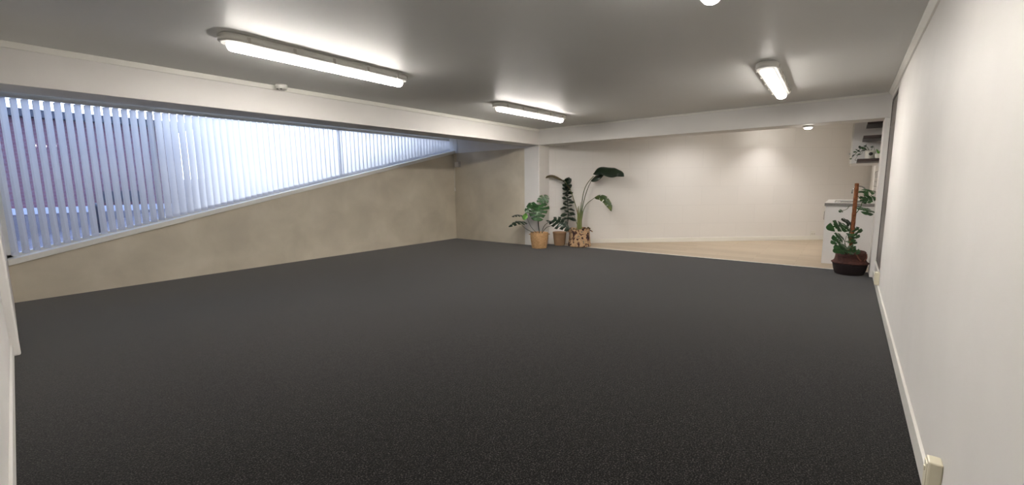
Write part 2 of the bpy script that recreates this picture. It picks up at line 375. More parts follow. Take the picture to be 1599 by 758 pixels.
for a, b in zip(xs[:-1], xs[1:]):
    MB().prism([(a, YW + .178, sill_z(a) + .08), (b, YW + .178, sill_z(b) + .08), (b, YW + .178, HEAD - .02), (a, YW + .178, HEAD - .02)], (0, .005, 0)).build('pane', M['glass'], win)

# ---------------------------------------------------------------- vertical blinds
YS = YW + 0.055
def slat(x, ang, parent):
    w_, n = 0.089, 5
    d = Vector((math.cos(ang), -math.sin(ang), 0)); nr = Vector((-d.y, d.x, 0)) * -1
    bot = sill_z(x) + 0.066 + 0.02; top = 2.346
    prof = []
    for i in range(n + 1):
        s_ = i / n * 2 - 1
        prof.append(Vector((x, YS, 0)) + d * (w_ / 2 * s_) + nr * (0.006 * (1 - s_ * s_)))
    m = MB(); L = []
    hem = min(0.045, (top - bot) * 0.3)
    for z, off in ((top, 0), (bot + hem, 0), (bot + hem, 0.0015), (bot, 0.0015)):
        L.append([m.bm.verts.new(p + nr * off + Vector((0, 0, z))) for p in prof])
    for a, b in zip(L[:-1], L[1:]):
        for i in range(n):
            fc = m.bm.faces.new((a[i], a[i + 1], b[i + 1], b[i])); fc.smooth = True
    L2 = [[m.bm.verts.new(p - nr * 0.0015 + Vector((0, 0, z))) for p in prof] for z in (bot + hem, bot)]
    for i in range(n):
        m.bm.faces.new((L2[0][i], L2[0][i + 1], L2[1][i + 1], L2[1][i]))
    m.tube([(x, YS, top - .01), (x, YS, 2.354)], 0.004, 6)
    return m.build('slat', M['slat'], parent)

def blind(x0, x1, n, ang, label):
    t = thing('vertical_blind', label, 'blind', ((x0 + x1) / 2, YS, 2.35), 0, None)
    def rel(o):
        o.matrix_parent_inverse = Matrix.Translation(-t.location); return o
    rel(MB().box((x0 - .03, YS - .022, 2.348), (x1 + .03, YS + .022, 2.383), .004).build('headrail', M['trim'], t))
    for i in range(n):
        x = x0 + (x1 - x0) * i / (n - 1)
        rel(slat(x, ang + random.uniform(-.05, .05), t))
    return t, rel
blind(0.345, 1.745, 17, math.radians(51), 'short bank of half open pale vertical blind slats at left end of window')
tb, rel = blind(1.832, 7.34, 64, math.radians(37), 'long bank of pale vertical blind slats getting shorter along the rising sill')
cord = MB()
cz = 1.16
cord.tube([(7.405, YW - .05, 2.36), (7.405, YW - .06, 1.7), (7.41, YW - .06, cz + .08)], 0.003, 6)
cord.tube([(7.43, YW - .05, 2.36), (7.432, YW - .06, 1.7), (7.415, YW - .06, cz + .08)], 0.003, 6)
cord = rel(cord.build('pull_cord', M['white_plastic'], tb))
tas = MB().lathe([(0.004, 0.09), (0.011, 0.075), (0.014, 0.03), (0.016, 0.0), (0.012, -0.004)], 12, (7.412, YW - .06, cz)).build('tassel', M['white_plastic'], cord)
tas.matrix_parent_inverse = Matrix.Translation(-tb.location) if False else Matrix.Identity(4)

# junction box in the far bay corner
jb = thing('junction_box', 'small grey square junction box high in the concrete corner beside blind cord', 'junction box', (XB, 7.425, 1.79))
MB().box((-0.07, -0.07, -0.065), (0, 0.07, 0.065), 0.006).build('box_body', M['grey_plastic'], jb)
MB().box((-0.078, -0.06, -0.055), (-0.069, 0.06, 0.055), 0.004).build('lid', M['white_plastic'], jb)
for yy in (0.03, 0.0):
    MB().tube([(-0.02, yy, 0.06), (-0.018, yy, 0.3), (-0.015, yy + .005, 0.6)], 0.0035, 8).build('conduit', M['grey_plastic'], jb)

# ---------------------------------------------------------------- ceiling batten lights
def stadium(L, W, n=10):
    pts = []
    for sx, a0 in ((1, -PI / 2), (-1, PI / 2)):
        for i in range(n + 1):
            a = a0 + PI * i / n
            pts.append((sx * (L / 2 - W / 2) + math.cos(a) * W / 2, math.sin(a) * W / 2))
    return pts
def loft(layers, close=True):
    m = MB(); rs = []
    for L, W, z in layers: rs.append([m.bm.verts.new((x, y, z)) for x, y in stadium(L, W)])
    k = len(rs[0])
    for a, b in zip(rs[:-1], rs[1:]):
        for i in range(k):
            fc = m.bm.faces.new((a[i], a[(i + 1) % k], b[(i + 1) % k], b[i])); fc.smooth = True
    m.bm.faces.new(rs[0][::-1]); m.bm.faces.new(rs[-1]); return m
def batten(loc, rz, label):
    t = thing('batten_light', label, 'ceiling light', loc, rz, 'weatherproof batten lights on the ceiling')
    loft([(1.66, 0.15, 0), (1.70, 0.185, -0.012), (1.70, 0.19, -0.050), (1.66, 0.165, -0.061)]).build('body', M['white_plastic'], t)
    loft([(1.60, 0.116, -0.060), (1.60, 0.116, -0.07), (1.59, 0.104, -0.09), (1.575, 0.078, -0.105), (1.55, 0.04, -0.112)]).build('diffuser', M['lens'], t)
    for x in (-.68, -.34, 0, .34, .68):
        for sy in (-1, 1):
            MB().box((x - .012, sy * .094 - .005, -.062), (x + .012, sy * .094 + .005, -.02), .002).build('clip', M['grey_plastic'], t)
    return t
b0 = batten((2.137, 3.688, H), 0.018, 'long lit ceiling batten above the left carpet, nearest the window blinds')
dup(b0, (5.48, 3.855, H), -0.04, 'lit ceiling batten near the corner where the two beams meet')
b2 = dup(b0, (5.59, 0.716, H), 0.025, 'lit ceiling batten near the right wall, pointing at the kitchen beam')
b3 = dup(b0, (2.0, 0.692, H), 0.0, 'nearest lit ceiling batten, only its rounded end showing at the top of the photo')

for bt, lm in ((b2, 'lens_right'), (b3, 'lens_near')):     # emission turned down on these two to even out the wall brightness
    for ch in bt.children:
        if ch.name.startswith('diffuser'):
            ch.data = ch.data.copy(); ch.data.materials[0] = M[lm]

# detector on ceiling at the beam
dt = thing('smoke_detector', 'small round white detector with dark slots where window beam meets ceiling', 'smoke detector', (2.335, YB - 0.075, H))
MB().lathe([(0.06, 0), (0.062, -0.02), (0.055, -0.045), (0.04, -0.052)], 28).build('housing', M['white_plastic'], dt)
for dx in (-.02, .02):
    MB().lathe([(0.011, -0.0), (0.011, -0.006)], 12, (-.035 + dx * .6, -.025 - dx * .8, -0.048)).build('sensor', M['dark_dot'], dt)

# downlights
def downlight(loc, label, watts, spot=70):
    t = thing('downlight', label, 'downlight', loc)
    MB().lathe([(0.07, 0), (0.068, -0.016), (0.055, -0.022)], 28).build('rim', M['white_plastic'], t)
    MB().lathe([(0.056, -0.018), (0.05, -0.034), (0.032, -0.045), (0.0001, -0.05)], 24).build('lamp_lens', M['lens'], t)
    if watts:
        ld = bpy.data.lights.new('downlight_lamp', 'SPOT'); ld.energy = watts; ld.spot_size = math.radians(spot); ld.spot_blend = 0.9; ld.color = (1.0, 0.97, 0.93); ld.shadow_soft_size = 0.05
        lo = bpy.data.objects.new('downlight_lamp', ld); C.objects.link(lo); lo.parent = t; lo.location = (0, 0, -0.06)
    return t
downlight((7.74, 0.535, HB), 'small glowing round downlight under the kitchen beam', 0)
downlight((10.4, 1.2, HK), 'round downlight in the kitchen ceiling near the pale block wall', DOWNLIGHT_W * 1.1, 105)
downlight((8.9, 2.2, HK), 'round downlight in the kitchen ceiling just behind the kitchen beam', DOWNLIGHT_W * 1.6, 150)
downlight((10.3, 0.2, HK), 'round downlight in the kitchen ceiling above the worktop', DOWNLIGHT_W * .7, 120)

# skirting power outlets on right wall and kitchen wall
def outlet_box(loc, label):
    t = thing('power_outlet', label, 'power outlet', loc, 0, None)
    MB().box((-0.032, 0, 0), (0.032, 0.042, 0.15), 0.006).build('outlet_body', M['cream_plastic'], t)
    MB().box((-0.025, 0.041, 0.012), (0.025, 0.045, 0.138), 0.0015).build('face_plate', M['cream_plastic'], t)
    MB().box((-.008, 0.044, 0.1), (.008, 0.049, 0.118), 0.0015).build('switch', M['cream_plastic'], t)
    return t
o1 = outlet_box((2.155, YR, 0.102), 'cream outlet box on the right wall skirting in the bottom corner of the photo')
dup(o1, (6.42, YR, 0.102), 0, 'cream outlet box on right wall skirting below the dark door panel')
ko = thing('wall_outlet', 'small white wall outlet on kitchen skirting left of the white cabinet', 'power outlet', tuple(Vector((11.63, 0.56, 0.12)) - kn * 0.0))
ko.rotation_euler = (0, 0, math.atan2(kd.y, kd.x))
def local_y(): return -1 if (Matrix.Rotation(math.atan2(kd.y, kd.x), 3, 'Z') @ Vector((0, 1, 0))).dot(kn) > 0 else 1
sy = local_y()
tt = (k0 - Vector((11.63, 0.56, 0))).dot(kn) ; ko.location = Vector((11.63, 0.56, 0.09)) + kn * tt
def ybox(x0, x1, d0, d1, z0, z1, bv=.002): return MB().box((x0, min(sy * d0, sy * d1), z0), (x1, max(sy * d0, sy * d1), z1), bv)
ybox(-.055, .055, 0, .012, 0, .115).build('plate', M['white_plastic'], ko)
for sx in (-.025, .025): ybox(sx - .012, sx + .012, .011, .016, .035, .055, .001).build('socket', M['grey_plastic'], ko)

# ---------------------------------------------------------------- kitchenette
BX0, BX1, BY = 8.368, 9.95, 0.266
bc = thing('base_cabinet', 'white kitchen base cabinet with plain end panel behind the moss pole plant', 'cabinet', (BX0, BY, 0))
def part(parent, mb, name, mat):
    o = mb.build(name, mat, parent); o.matrix_parent_inverse = Matrix.Translation(-parent.location); return o
part(bc, MB().box((BX0, YR, 0.0), (BX0 + .018, BY, 0.91), .002), 'end_panel', M['cabinet'])
part(bc, MB().box((BX0 + .018, YR, 0.1), (BX1, BY - .022, 0.91)), 'carcass', M['cabinet'])
part(bc, MB().box((BX0 + .018, YR, 0.0), (BX1, BY - .07, 0.1)), 'plinth', M['cabinet'])
for i in range(3):
    a = BX0 + .02 + i * .52; d = part(bc, MB().box((a + .002, BY - .021, .105), (a + .516, BY - .002, .905), .002), 'door', M['cabinet'])
    h = MB().tube([(a + .46, BY - .004, .8), (a + .46, BY + .028, .8), (a + .46, BY + .028, .66), (a + .46, BY - .004, .66)], .005, 8).build('handle', M['steel'], d)
wt = MB().box((BX0 - .012, YR, 0.912), (BX1 + .01, BY + .018, 0.958), .003)
wt = wt.build('worktop', M['cabinet']); MB().box((BX0 - .016, YR + .002, 0.913), (BX0 - .0115, BY + .018, 0.957), .001).build('edge_strip', M['worktop'], wt)['label'] = 'grey edge strip'
tag(wt, 'grey edged laminate worktop lying on the white base cabinet', 'worktop')
sk = thing('kitchen_sink', 'low stainless sink set into the grey worktop behind moss pole', 'sink', (9.0, -0.05, 0.958))
MB().box((-.38, -.2, 0), (.38, .22, .006), .002).build('rim', M['steel'], sk)
MB().box((-.2, -.16, .004), (.3, .16, .008), .001).build('basin', M['alu'], sk)
tp = thing('kitchen_tap', 'chrome tap standing at the back of sink by splashback tiles', 'tap', (8.95, -0.215, 0.964))
MB().lathe([(.028, 0), (.026, .02), (.018, .05), (.016, .11)], 20).build('tap_base', M['steel'], tp)
MB().tube([(0, 0, .1)] + [(0, .085 - .085 * math.cos(a), .16 + .085 * math.sin(a)) for a in [PI * i / 8 for i in range(9)]] + [(0, .17, .13)], .01, 10).build('spout', M['steel'], tp)
MB().tube([(0.01, 0, .11), (.05, -.01, .15)], .006, 8).build('lever', M['steel'], tp)
oc = thing('overhead_cabinet', 'white overhead kitchen cabinet hung above the worktop behind dark shelves', 'cabinet', (8.72, 0, 1.57))
part(oc, MB().box((8.72, YR, 1.57), (10.3, 0.0, HK - .1), .002), 'carcass', M['cabinet'])
for i in range(3):
    a = 8.72 + i * .526; d = part(oc, MB().box((a + .002, 0.001, 1.565), (a + .522, 0.021, HK - .1), .003), 'door', M['trim'])
    if i < 2: MB().lathe([(0.014, 0), (0.016, 0.02)], 12).build('knob', M['steel'], d).matrix_local = Matrix.Translation((a + .05, 0.02, 1.72)) @ Matrix.Rotation(-PI / 2, 4, 'X')
tag(MB().box((8.395, YR, 0.962), (9.9, YR + .012, 1.45)).build('splashback', M['tile'], uvaxes=((1, 0, 0), (0, 0, 1))), 'white tiled splashback strip on kitchen wall above the worktop', 'splashback')
struct('trim_5', MB().box((8.375, YR, 0.96), (8.395, YR + .016, 1.46)), M['dark_frame'])
for z, lab, cat in ((2.085, 'top dark walnut floating shelf just under the kitchen beam', 0), (1.886, 'middle dark walnut floating shelf, the empty one above the white plant pot', 0), (1.565, 'lowest dark walnut floating shelf carrying the small potted plants', 0)):
    y1 = {2.085: -.140, 1.886: -.108, 1.565: -.062}[z]
    sh = thing('floating_shelf', lab, 'shelf', (8.3, YR, z), 0, 'dark floating shelves beside the kitchen cabinet')
    MB().box((-.35, 0, 0), (.36, y1 - YR, .042), .003).build('board', M['walnut'], sh)
    for x in (-.2, .22): MB().box((x - .012, 0, -.05), (x + .012, .012, 0)).build('bracket', M['dark_frame'], sh)

# ---------------------------------------------------------------- plants
def at(px, py, depth):
    d = RV * ((px - 799.5) / F_PX) - UV * ((py - 379) / F_PX) + FV
    return Vector((0, 0, CAM_Z)) + d * depth
def bez(pts, n):
    pts = [Vector(p) for p in pts]; out = []
    k = len(pts)
    if k == 2: return [pts[0].lerp(pts[1], i / n) for i in range(n + 1)]
    # Catmull-Rom through all the points
    ext = [pts[0] * 2 - pts[1]] + pts + [pts[-1] * 2 - pts[-2]]
    segs = k - 1
    for i in range(n + 1):
        u = i / n * segs; j = min(int(u), segs - 1); t = u - j
        a, b, c, d = ext[j:j + 4]
        out.append(0.5 * ((2 * b) + (c - a) * t + (2 * a - 5 * b + 4 * c - d) * t * t + (3 * b - a - 3 * c + d) * t ** 3))
    return out

def leaf_mesh(base, tip, nrm, W, bend=0.0, cup=0.15, kind='monstera', fingers=5, slit=0.34, seed=0, wave=0.0, ctrl=None):
    """A leaf blade from base to tip; nrm is roughly the way the upper face looks."""
    rnd = random.Random(seed)
    base, tip, nrm = Vector(base), Vector(tip), Vector(nrm).normalized()
    L = (tip - base).length
    nrm = (nrm - (tip - base).normalized() * nrm.dot((tip - base).normalized())).normalized()
    mid = bez([base] + ([(base + tip) / 2 + nrm * bend * L] if ctrl is None else list(ctrl) if isinstance(ctrl, list) else [ctrl]) + [tip], 40)
    NT, NS = (fingers * 6 if kind == 'monstera' else 28), (6 if kind == 'monstera' else 5)
    m = MB()
    def mp(t):
        u = max(0, min(1, t)) * 40; j = min(int(u), 39); return mid[j].lerp(mid[j + 1], u - j), (mid[min(j + 1, 40)] - mid[j]).normalized()
    def width(t):
        if kind == 'monstera': return W / 2 * (math.sin(PI * min(1, t * 0.92 + 0.08)) ** 0.62) * (1.12 - 0.45 * t)
        if kind == 'paddle': return W / 2 * max(0.02, math.sin(PI * t ** 0.8)) ** 0.75
        if kind == 'obovate': return W / 2 * max(0.03, math.sin(PI * t ** 1.35)) ** 0.8
        return W / 2 * math.sin(PI * t)
    jag = [[rnd.uniform(0.82, 1.05) for _ in range(fingers + 1)] for _ in (0, 1)]
    for si, sgn in enumerate((1, -1)):
        V = {}
        for i in range(NT + 1):
            t = i / NT
            for j in range(NS + 1):
                s = j / NS
                p, tg = mp(t)
                side = tg.cross(nrm).normalized() * sgn; n2 = side.cross(tg).normalized() * sgn
                if n2.dot(nrm) < 0: n2 = -n2
                wd = width(t)
                sl = 0.0
                if kind == 'monstera':
                    wd *= jag[si][min(fingers, int(t * fingers))]
                    sl = -0.75 + 1.25 * t
                elif kind == 'paddle': sl = 0.12
                q = p + side * (wd * s) + tg * (sl * wd * s * s) - n2 * (cup * wd * s * s) + n2 * (wave * W * s * math.sin(t * 17 + si * 2 + seed))
                V[i, j] = q
        vs = {}
        def g(i, j):
            if (i, j) not in vs: vs[i, j] = m.bm.verts.new(V[i, j])
            return vs[i, j]
        for i in range(NT):
            for j in range(NS):
                if kind == 'monstera':
                    ph = i % 6
                    if ph == 5 and (j + 1) / NS > slit and i < NT - 3: continue
                    if ph == 4 and (j + 1) / NS > slit + .3 and i < NT - 3: continue
                if kind == 'paddle' and slit and j >= 2 and (i % 7) == 6 and rnd.random() < slit: continue
                fc = m.bm.faces.new((g(i, j), g(i + 1, j), g(i + 1, j + 1), g(i, j + 1))); fc.smooth = True
    bmesh.ops.remove_doubles(m.bm, verts=m.bm.verts[:], dist=0.0004)
    rad = max(0.0015, W * 0.012)
    m.tube(mid[::4], [rad * (1 - .8 * k / 10) for k in range(11)], 5)
    return m

def add_leaf(root, mat, *a, label=None, name='leaf', **k):
    o = leaf_mesh(*a, **k).build(name, mat, root); o.matrix_parent_inverse = Matrix.Translation(-root.location)
    sm = o.modifiers.new('thickness', 'SOLIDIFY'); sm.thickness = 0.0012; sm.offset = 0
    if label: o['label'] = label
    return o
def add_stem(root, mat, pts, r0, r1=None, n=14, name='stem', seg=7):
    P = bez(pts, n); r1 = r0 if r1 is None else r1
    o = MB().tube(P, [r0 + (r1 - r0) * i / n for i in range(n + 1)], seg).build(name, mat, root)
    o.matrix_parent_inverse = Matrix.Translation(-root.location); return o
TOCAM = -FV
UPV = Vector((0, 0, 1))

# --- split-leaf plant in the straw basket
c1 = Vector((7.265, 4.955, 0)); d1 = (c1 - Vector((0, 0, CAM_Z))).dot(FV)
p1 = thing('potted_monstera', 'low split-leaf plant in a round straw basket against the white corner column', 'potted plant', c1)
weave = lambda r, z, a: (r + 0.0018 * math.sin(z * 420) + 0.0012 * math.sin(a * 60 + (z * 210 // 3.14) * 3.14), z)
zz = [i * 0.318 / 30 for i in range(31)]
prof = [(0.135, 0.0)] + [(0.152 + 0.03 * min(1, z / .2) - 0.0, z + .002) for z in zz] + [(0.176, 0.322), (0.168, 0.316), (0.166, 0.29)]
MB().lathe(prof, 48, fn=weave).build('basket', M['basket'], p1)
MB().lathe([(0.169, 0.27), (0.12, 0.28), (0.001, 0.29)], 24).build('soil', M['soil'], p1)
for s in (1, -1):
    base = RV.cross(UPV); u = Vector((RV.x, RV.y, 0)).normalized() * s
    MB().tube([u * 0.178 + Vector((0, 0, .285)) + Vector((0, 0, .03)) * math.sin(q) * .9 + u * 0.035 * math.sin(q) + Vector((-u.y, u.x, 0)) * .035 * math.cos(q) + Vector((0, 0, -.03 * math.sin(q))) for q in [PI * i / 8 for i in range(9)]], 0.006, 7).build('handle', M['jute'], p1)
def A1(x, y, dd=0): return at(x, y, d1 + dd)
root1 = c1 + Vector((0, 0, .285))
stems1 = [((839.6, 341), -.02), ((852, 342), .0), ((845, 352), -.02), ((822, 339), -.02), ((813, 353), -.04), ((845.5, 318), .03)]
add_stem(p1, M['stem_dark'], [root1 + Vector((.0, -.01, 0)), A1(840.3, 350), A1(839.5, 322, -.03)], .009, .005)
add_stem(p1, M['stem_dark'], [root1 + Vector((.02, -.04, 0)), A1(850, 353, 0), A1(860, 345, -.08)], .007, .004)
add_stem(p1, M['stem_dark'], [root1 + Vector((.0, -.05, 0)), A1(853, 356, -.03), A1(865, 351, -.13)], .007, .004)
add_stem(p1, M['stem_dark'], [root1 + Vector((-.01, .04, 0)), A1(829, 354, 0), A1(823, 341, .02)], .006, .004)
add_stem(p1, M['stem_dark'], [root1 + Vector((-.02, .07, 0)), A1(822, 358, -.04), A1(814, 351, -.09)], .006, .004)
add_stem(p1, M['stem_dark'], [root1 + Vector((.02, .0, 0)), A1(841, 345, .05), A1(845, 317, .06)], .006, .004)
nrm_face = (TOCAM + UPV * .35)
add_leaf(p1, M['leaf'], A1(841, 320, -.03), A1(838, 345, -.14), TOCAM + UPV * .4, .5, bend=.1, cup=.22, fingers=5, slit=.3, seed=1)
add_leaf(p1, M['leaf'], A1(836, 321, .0), A1(820, 331, -.1), TOCAM + UPV * .5, .26, bend=.12, cup=.2, fingers=4, seed=2)
add_leaf(p1, M['leaf'], A1(844, 317, .06), A1(855, 306, .1), TOCAM + UPV * .3, .28, bend=-.04, cup=.05, fingers=4, slit=.22, seed=3)
add_leaf(p1, M['leaf_light'], A1(821.5, 332, -.03), A1(818.5, 344, -.1), TOCAM + UPV * .2 - RV * .5, .13, bend=.1, cup=.2, kind='obovate', fingers=4, seed=4, label='pale young leaf')
add_leaf(p1, M['leaf_dark'], A1(817, 337, .02), A1(799, 338.5, -.06), UPV + TOCAM * .22, .19, bend=.1, cup=.2, fingers=5, seed=5)
add_leaf(p1, M['leaf_dark'], A1(820, 347, -.05), A1(794, 354.5, -.2), UPV + TOCAM * .45, .21, bend=.14, cup=.25, fingers=5, seed=6)
add_leaf(p1, M['leaf_dark'], A1(864, 343, -.06), A1(889, 359, -.16), UPV * .55 + TOCAM * .9, .36, bend=.16, cup=.35, fingers=5, slit=.28, seed=7)
add_leaf(p1, M['leaf_dark'], A1(862, 347, -.12), A1(853, 345, -.2), UPV + TOCAM * .4, .16, bend=.1, cup=.2, fingers=4, slit=.35, seed=8)

# --- fig behind, in a plain tan pot
c3 = Vector((7.83, 4.815, 0)); d3 = (c3 - Vector((0, 0, CAM_Z))).dot(FV)
p3 = thing('potted_fig', 'slim upright fig with stacked dark leaves in a plain tan pot behind patterned pot', 'potted plant', c3)
MB().lathe([(0.105, 0), (0.115, 0.02), (0.14, 0.25), (0.146, 0.262), (0.146, 0.285), (0.134, 0.285), (0.13, 0.25)], 36).build('pot', M['tan_pot'], p3)
MB().lathe([(0.131, 0.24), (0.001, 0.25)], 24).build('soil', M['soil'], p3)
def A3(x, y, dd=0): return at(x, y, d3 + dd)
st3 = [c3 + Vector((0, 0, .24)), A3(880, 370), A3(886.8, 342), A3(887, 318), A3(884.5, 298), A3(884, 282)]
add_stem(p3, M['stem_dark'], [c3 + Vector((.0, -.02, .24)), A3(884, 362), A3(887, 342), A3(886.5, 318), A3(885, 298), A3(885, 283)], .011, .006, 24)
spine = bez([A3(887, 342), A3(886.5, 318), A3(885, 298), A3(885, 284)], 30)
rnd = random.Random(5)
for i in range(38):
    t = i / 37; p = spine[int(t * 30)]
    a = i * 2.4
    h = Vector((RV.x, RV.y, 0)).normalized() * math.cos(a) + Vector((FV.x, FV.y, 0)).normalized() * math.sin(a)
    L = .155 * (1 if t < .8 else .85) * rnd.uniform(.85, 1.12) * (1.15 if t < .25 else 1)
    up = -.25 + t * .9 + rnd.uniform(-.15, .15)
    tip = p + h * L * (1 - .35 * t) + UPV * L * up
    add_leaf(p3, M['leaf_dark'], p, tip, UPV * .8 - h * .3 + TOCAM * .55, .118 * rnd.uniform(.85, 1.1), bend=.14, cup=.18, kind='obovate', seed=i + 20)
add_leaf(p3, M['leaf_dark'], A3(884.5, 288), A3(892, 279, -.06), UPV * .4 + TOCAM, .1, bend=.1, kind='obovate', seed=61)
add_leaf(p3, M['leaf_dark'], A3(884, 289), A3(882.5, 279, .02), TOCAM - RV * .6, .05, bend=.1, kind='obovate', seed=62)

# --- tall paddle-leaf plant in the patterned pot
c2 = Vector((7.93, 4.385, 0)); d2 = (c2 - Vector((0, 0, CAM_Z))).dot(FV)
p2 = thing('potted_giant_leaf_plant', 'tall plant with a few huge paddle leaves in a tan and maroon patterned pot', 'potted plant', c2)
def ruff(r, z, a):
    k = max(0, (z - .26) / .12); return (r + .006 * math.sin(3 * a + 1) + (.012 * math.sin(7 * a) + .006 * math.sin(11 * a + 2)) * k, z + .012 * k * math.sin(5 * a + .7))
MB().lathe([(0.215, 0), (0.238, 0.012), (0.236, 0.04), (0.225, 0.12), (0.216, 0.22), (0.214, 0.3), (0.222, 0.35), (0.23, 0.372), (0.222, 0.374), (0.205, 0.34), (0.2, 0.3)], 64, fn=ruff).build('pot_cover', M['floral'], p2)
MB().lathe([(0.206, 0.315), (0.1, 0.33), (0.001, 0.335)], 30).build('soil', M['soil'], p2)
ru = Vector((RV.x, RV.y, 0)).normalized()
MB().tube([ru * (0.215 + .05 * math.sin(q)) + Vector((-ru.y, ru.x, 0)) * .05 * math.cos(q) + Vector((0, 0, .335 - .03 * math.sin(q))) for q in [PI * i / 8 for i in range(9)]], .011, 8).build('handle', M['floral'], p2)
MB().tube([-ru * (0.215 + .04 * math.sin(q)) + Vector((-ru.y, ru.x, 0)) * .05 * math.cos(q) + Vector((0, 0, .335 - .03 * math.sin(q))) for q in [PI * i / 8 for i in range(9)]], .011, 8).build('handle', M['floral'], p2)
def A2(x, y, dd=0): return at(x, y, d2 + dd)
for k, (x, y) in enumerate([(916, 355), (919.5, 356), (899, 358), (893.5, 357), (912, 357.5)]):
    q = A2(x, y + 2.5, -.15 + .03 * k); add_leaf(p2, M['leaf_dry'], q, q + Vector((0.02, -.05 + .03 * (k % 3), .03)), UPV + TOCAM, .05, kind='obovate', bend=.2, seed=90 + k, name='dry_leaf', label='small curled brown leaf at the rim')
s0 = c2 + Vector((0, 0, .33))
def S0(x): return A2(x, 360, 0)
# sheathing bases
for pts, r0, r1 in (([S0(904), A2(904.3, 345), A2(903.5, 322)], .032, .006), ([S0(906.5), A2(907.5, 345), A2(909.5, 326)], .03, .008), ([S0(902), A2(902.4, 346), A2(902, 324)], .028, .006), ([S0(905), A2(905.5, 340, -.03), A2(906.5, 316, -.03)], .026, .003)):
    add_stem(p2, M['stem_pink'], pts, r0, r1, name='sheath', seg=9)
add_stem(p2, M['stem'], [A2(906, 340), A2(907.8, 325), A2(911, 302, -.02), A2(917, 287, -.06), A2(927, 275, -.12)], .011, .006, 20)
add_stem(p2, M['stem'], [A2(907, 342), A2(909.5, 325), A2(913, 309, .03), A2(918, 294, .05), A2(923, 283, .06)], .011, .006, 20)
add_stem(p2, M['stem'], [A2(908, 345), A2(911, 329), A2(917, 318, -.06), A2(928.5, 309, -.12)], .010, .005, 18)
add_stem(p2, M['stem_pink'], [A2(903, 345), A2(901, 330), A2(896, 312, .02), A2(890.5, 297, .05), A2(886, 290, .08), A2(882, 283, .08)], .010, .005, 20)
add_stem(p2, M['stem'], [A2(902, 352), A2(899, 345, -.03), A2(896.8, 337, -.04)], .007, .004, 10)
# the leaves
add_leaf(p2, M['leaf_dark'], A2(926, 272, -.12), A2(974.5, 276, -.3), UPV * .6 + TOCAM * .8, .27, kind='paddle', cup=.3, slit=0, seed=3, wave=.035, ctrl=[A2(939, 265.5, -.2), A2(956, 267.5, -.26), A2(967, 269.5, -.28)])
add_leaf(p2, M['leaf_dark'], A2(922.5, 283, .06), A2(944, 271, -.05), UPV * .5 + TOCAM * .6 - RV * .3, .16, kind='paddle', cup=.4, slit=0, seed=4, bend=.06)
add_leaf(p2, M['leaf_olive'], A2(928.5, 309, -.12), A2(955, 331, -.28), UPV * .5 + TOCAM * .85 + RV * .3, .2, kind='paddle', cup=.25, slit=.85, seed=5, wave=.03, ctrl=[A2(940, 307.5, -.2), A2(950, 317, -.26)])
add_leaf(p2, M['leaf_dry'], A2(882, 283, .08), A2(843, 280, .12), UPV * 1 + TOCAM * .18, .14, kind='paddle', cup=.55, slit=0, seed=6, ctrl=A2(862, 273.5, .1), label='drying narrow leaf folded along its rib')

# --- moss-pole plant in the brown belly basket
c4 = Vector((7.585, -0.085, 0)); d4 = (c4 - Vector((0, 0, CAM_Z))).dot(FV)
p4 = thing('potted_climbing_monstera', 'climbing split-leaf plant on a coir pole in a brown belly basket by right wall', 'potted plant', c4)
MB().lathe([(0.150, 0), (0.165, 0.008), (0.185, 0.07), (0.198, 0.135), (0.203, 0.158)], 48, fn=lambda r, z, a: (r + .0015 * math.sin(z * 500), z)).build('basket_bottom', M['belly_dark'], p4)['label'] = 'dark dipped lower half'
MB().lathe([(0.203, 0.157), (0.214, 0.165), (0.212, 0.172), (0.192, 0.185), (0.178, 0.205), (0.172, 0.25), (0.17, 0.305), (0.165, 0.312), (0.158, 0.305), (0.158, 0.25)], 48, fn=lambda r, z, a: (r + .0012 * math.sin(z * 500), z + (.018 * max(0, (z - .25) / .06) * math.cos(a - 5.5)))).build('basket_top', M['belly'], p4)
MB().lathe([(0.16, 0.255), (0.001, 0.27)], 24).build('soil', M['soil'], p4)
fl = Vector((-FV.x, -FV.y, 0)).normalized(); rl = Vector((RV.x, RV.y, 0)).normalized()
for ang in (.75, -.0):
    dirv = lambda a: fl * math.cos(a) + rl * math.sin(a)
    pass
dirv = lambda a: fl * math.cos(a) + rl * math.sin(a)
MB().tube(bez([dirv(-.28) * .176 + UPV * .3, dirv(-.15) * .182 + UPV * .25, dirv(.02) * .184 + UPV * .215], 8), .009, 7).build('strap', M['strap'], p4)
MB().tube(bez([dirv(.62) * .176 + UPV * .305, dirv(.5) * .188 + UPV * .25, dirv(.3) * .186 + UPV * .215], 8), .009, 7).build('strap', M['strap'], p4)
def A4(x, y, dd=0): return at(x, y, d4 + dd)
pole_base = c4 + rl * -.005 + UPV * .25; ztop = A4(1332.5, 286.5).z
MB().lathe([(0.0245, 0), (0.0255, .1)] + [(0.0245 + .0012 * math.sin(i * 2.1), .1 + i * (ztop - .36) / 24) for i in range(25)] + [(0.022, ztop - .25), (0.001, ztop - .247)], 18, tuple(pole_base - c4)).build('coir_pole', M['moss'], p4)
S4 = lambda x, y, dd=0: A4(x, y, dd)
vine = [c4 + UPV * .26 + rl * .03, A4(1325.5, 372, -.03), A4(1329, 355, -.04), A4(1331.5, 340, -.05), A4(1333.5, 334, -.06)]
add_stem(p4, M['stem'], vine, .007, .006, 20, name='vine')
add_stem(p4, M['stem'], [A4(1331.5, 341, -.05), A4(1337, 333, -.08), A4(1343, 325, -.1), A4(1347, 315, -.12), A4(1349, 311, -.12)], .006, .005, 16)
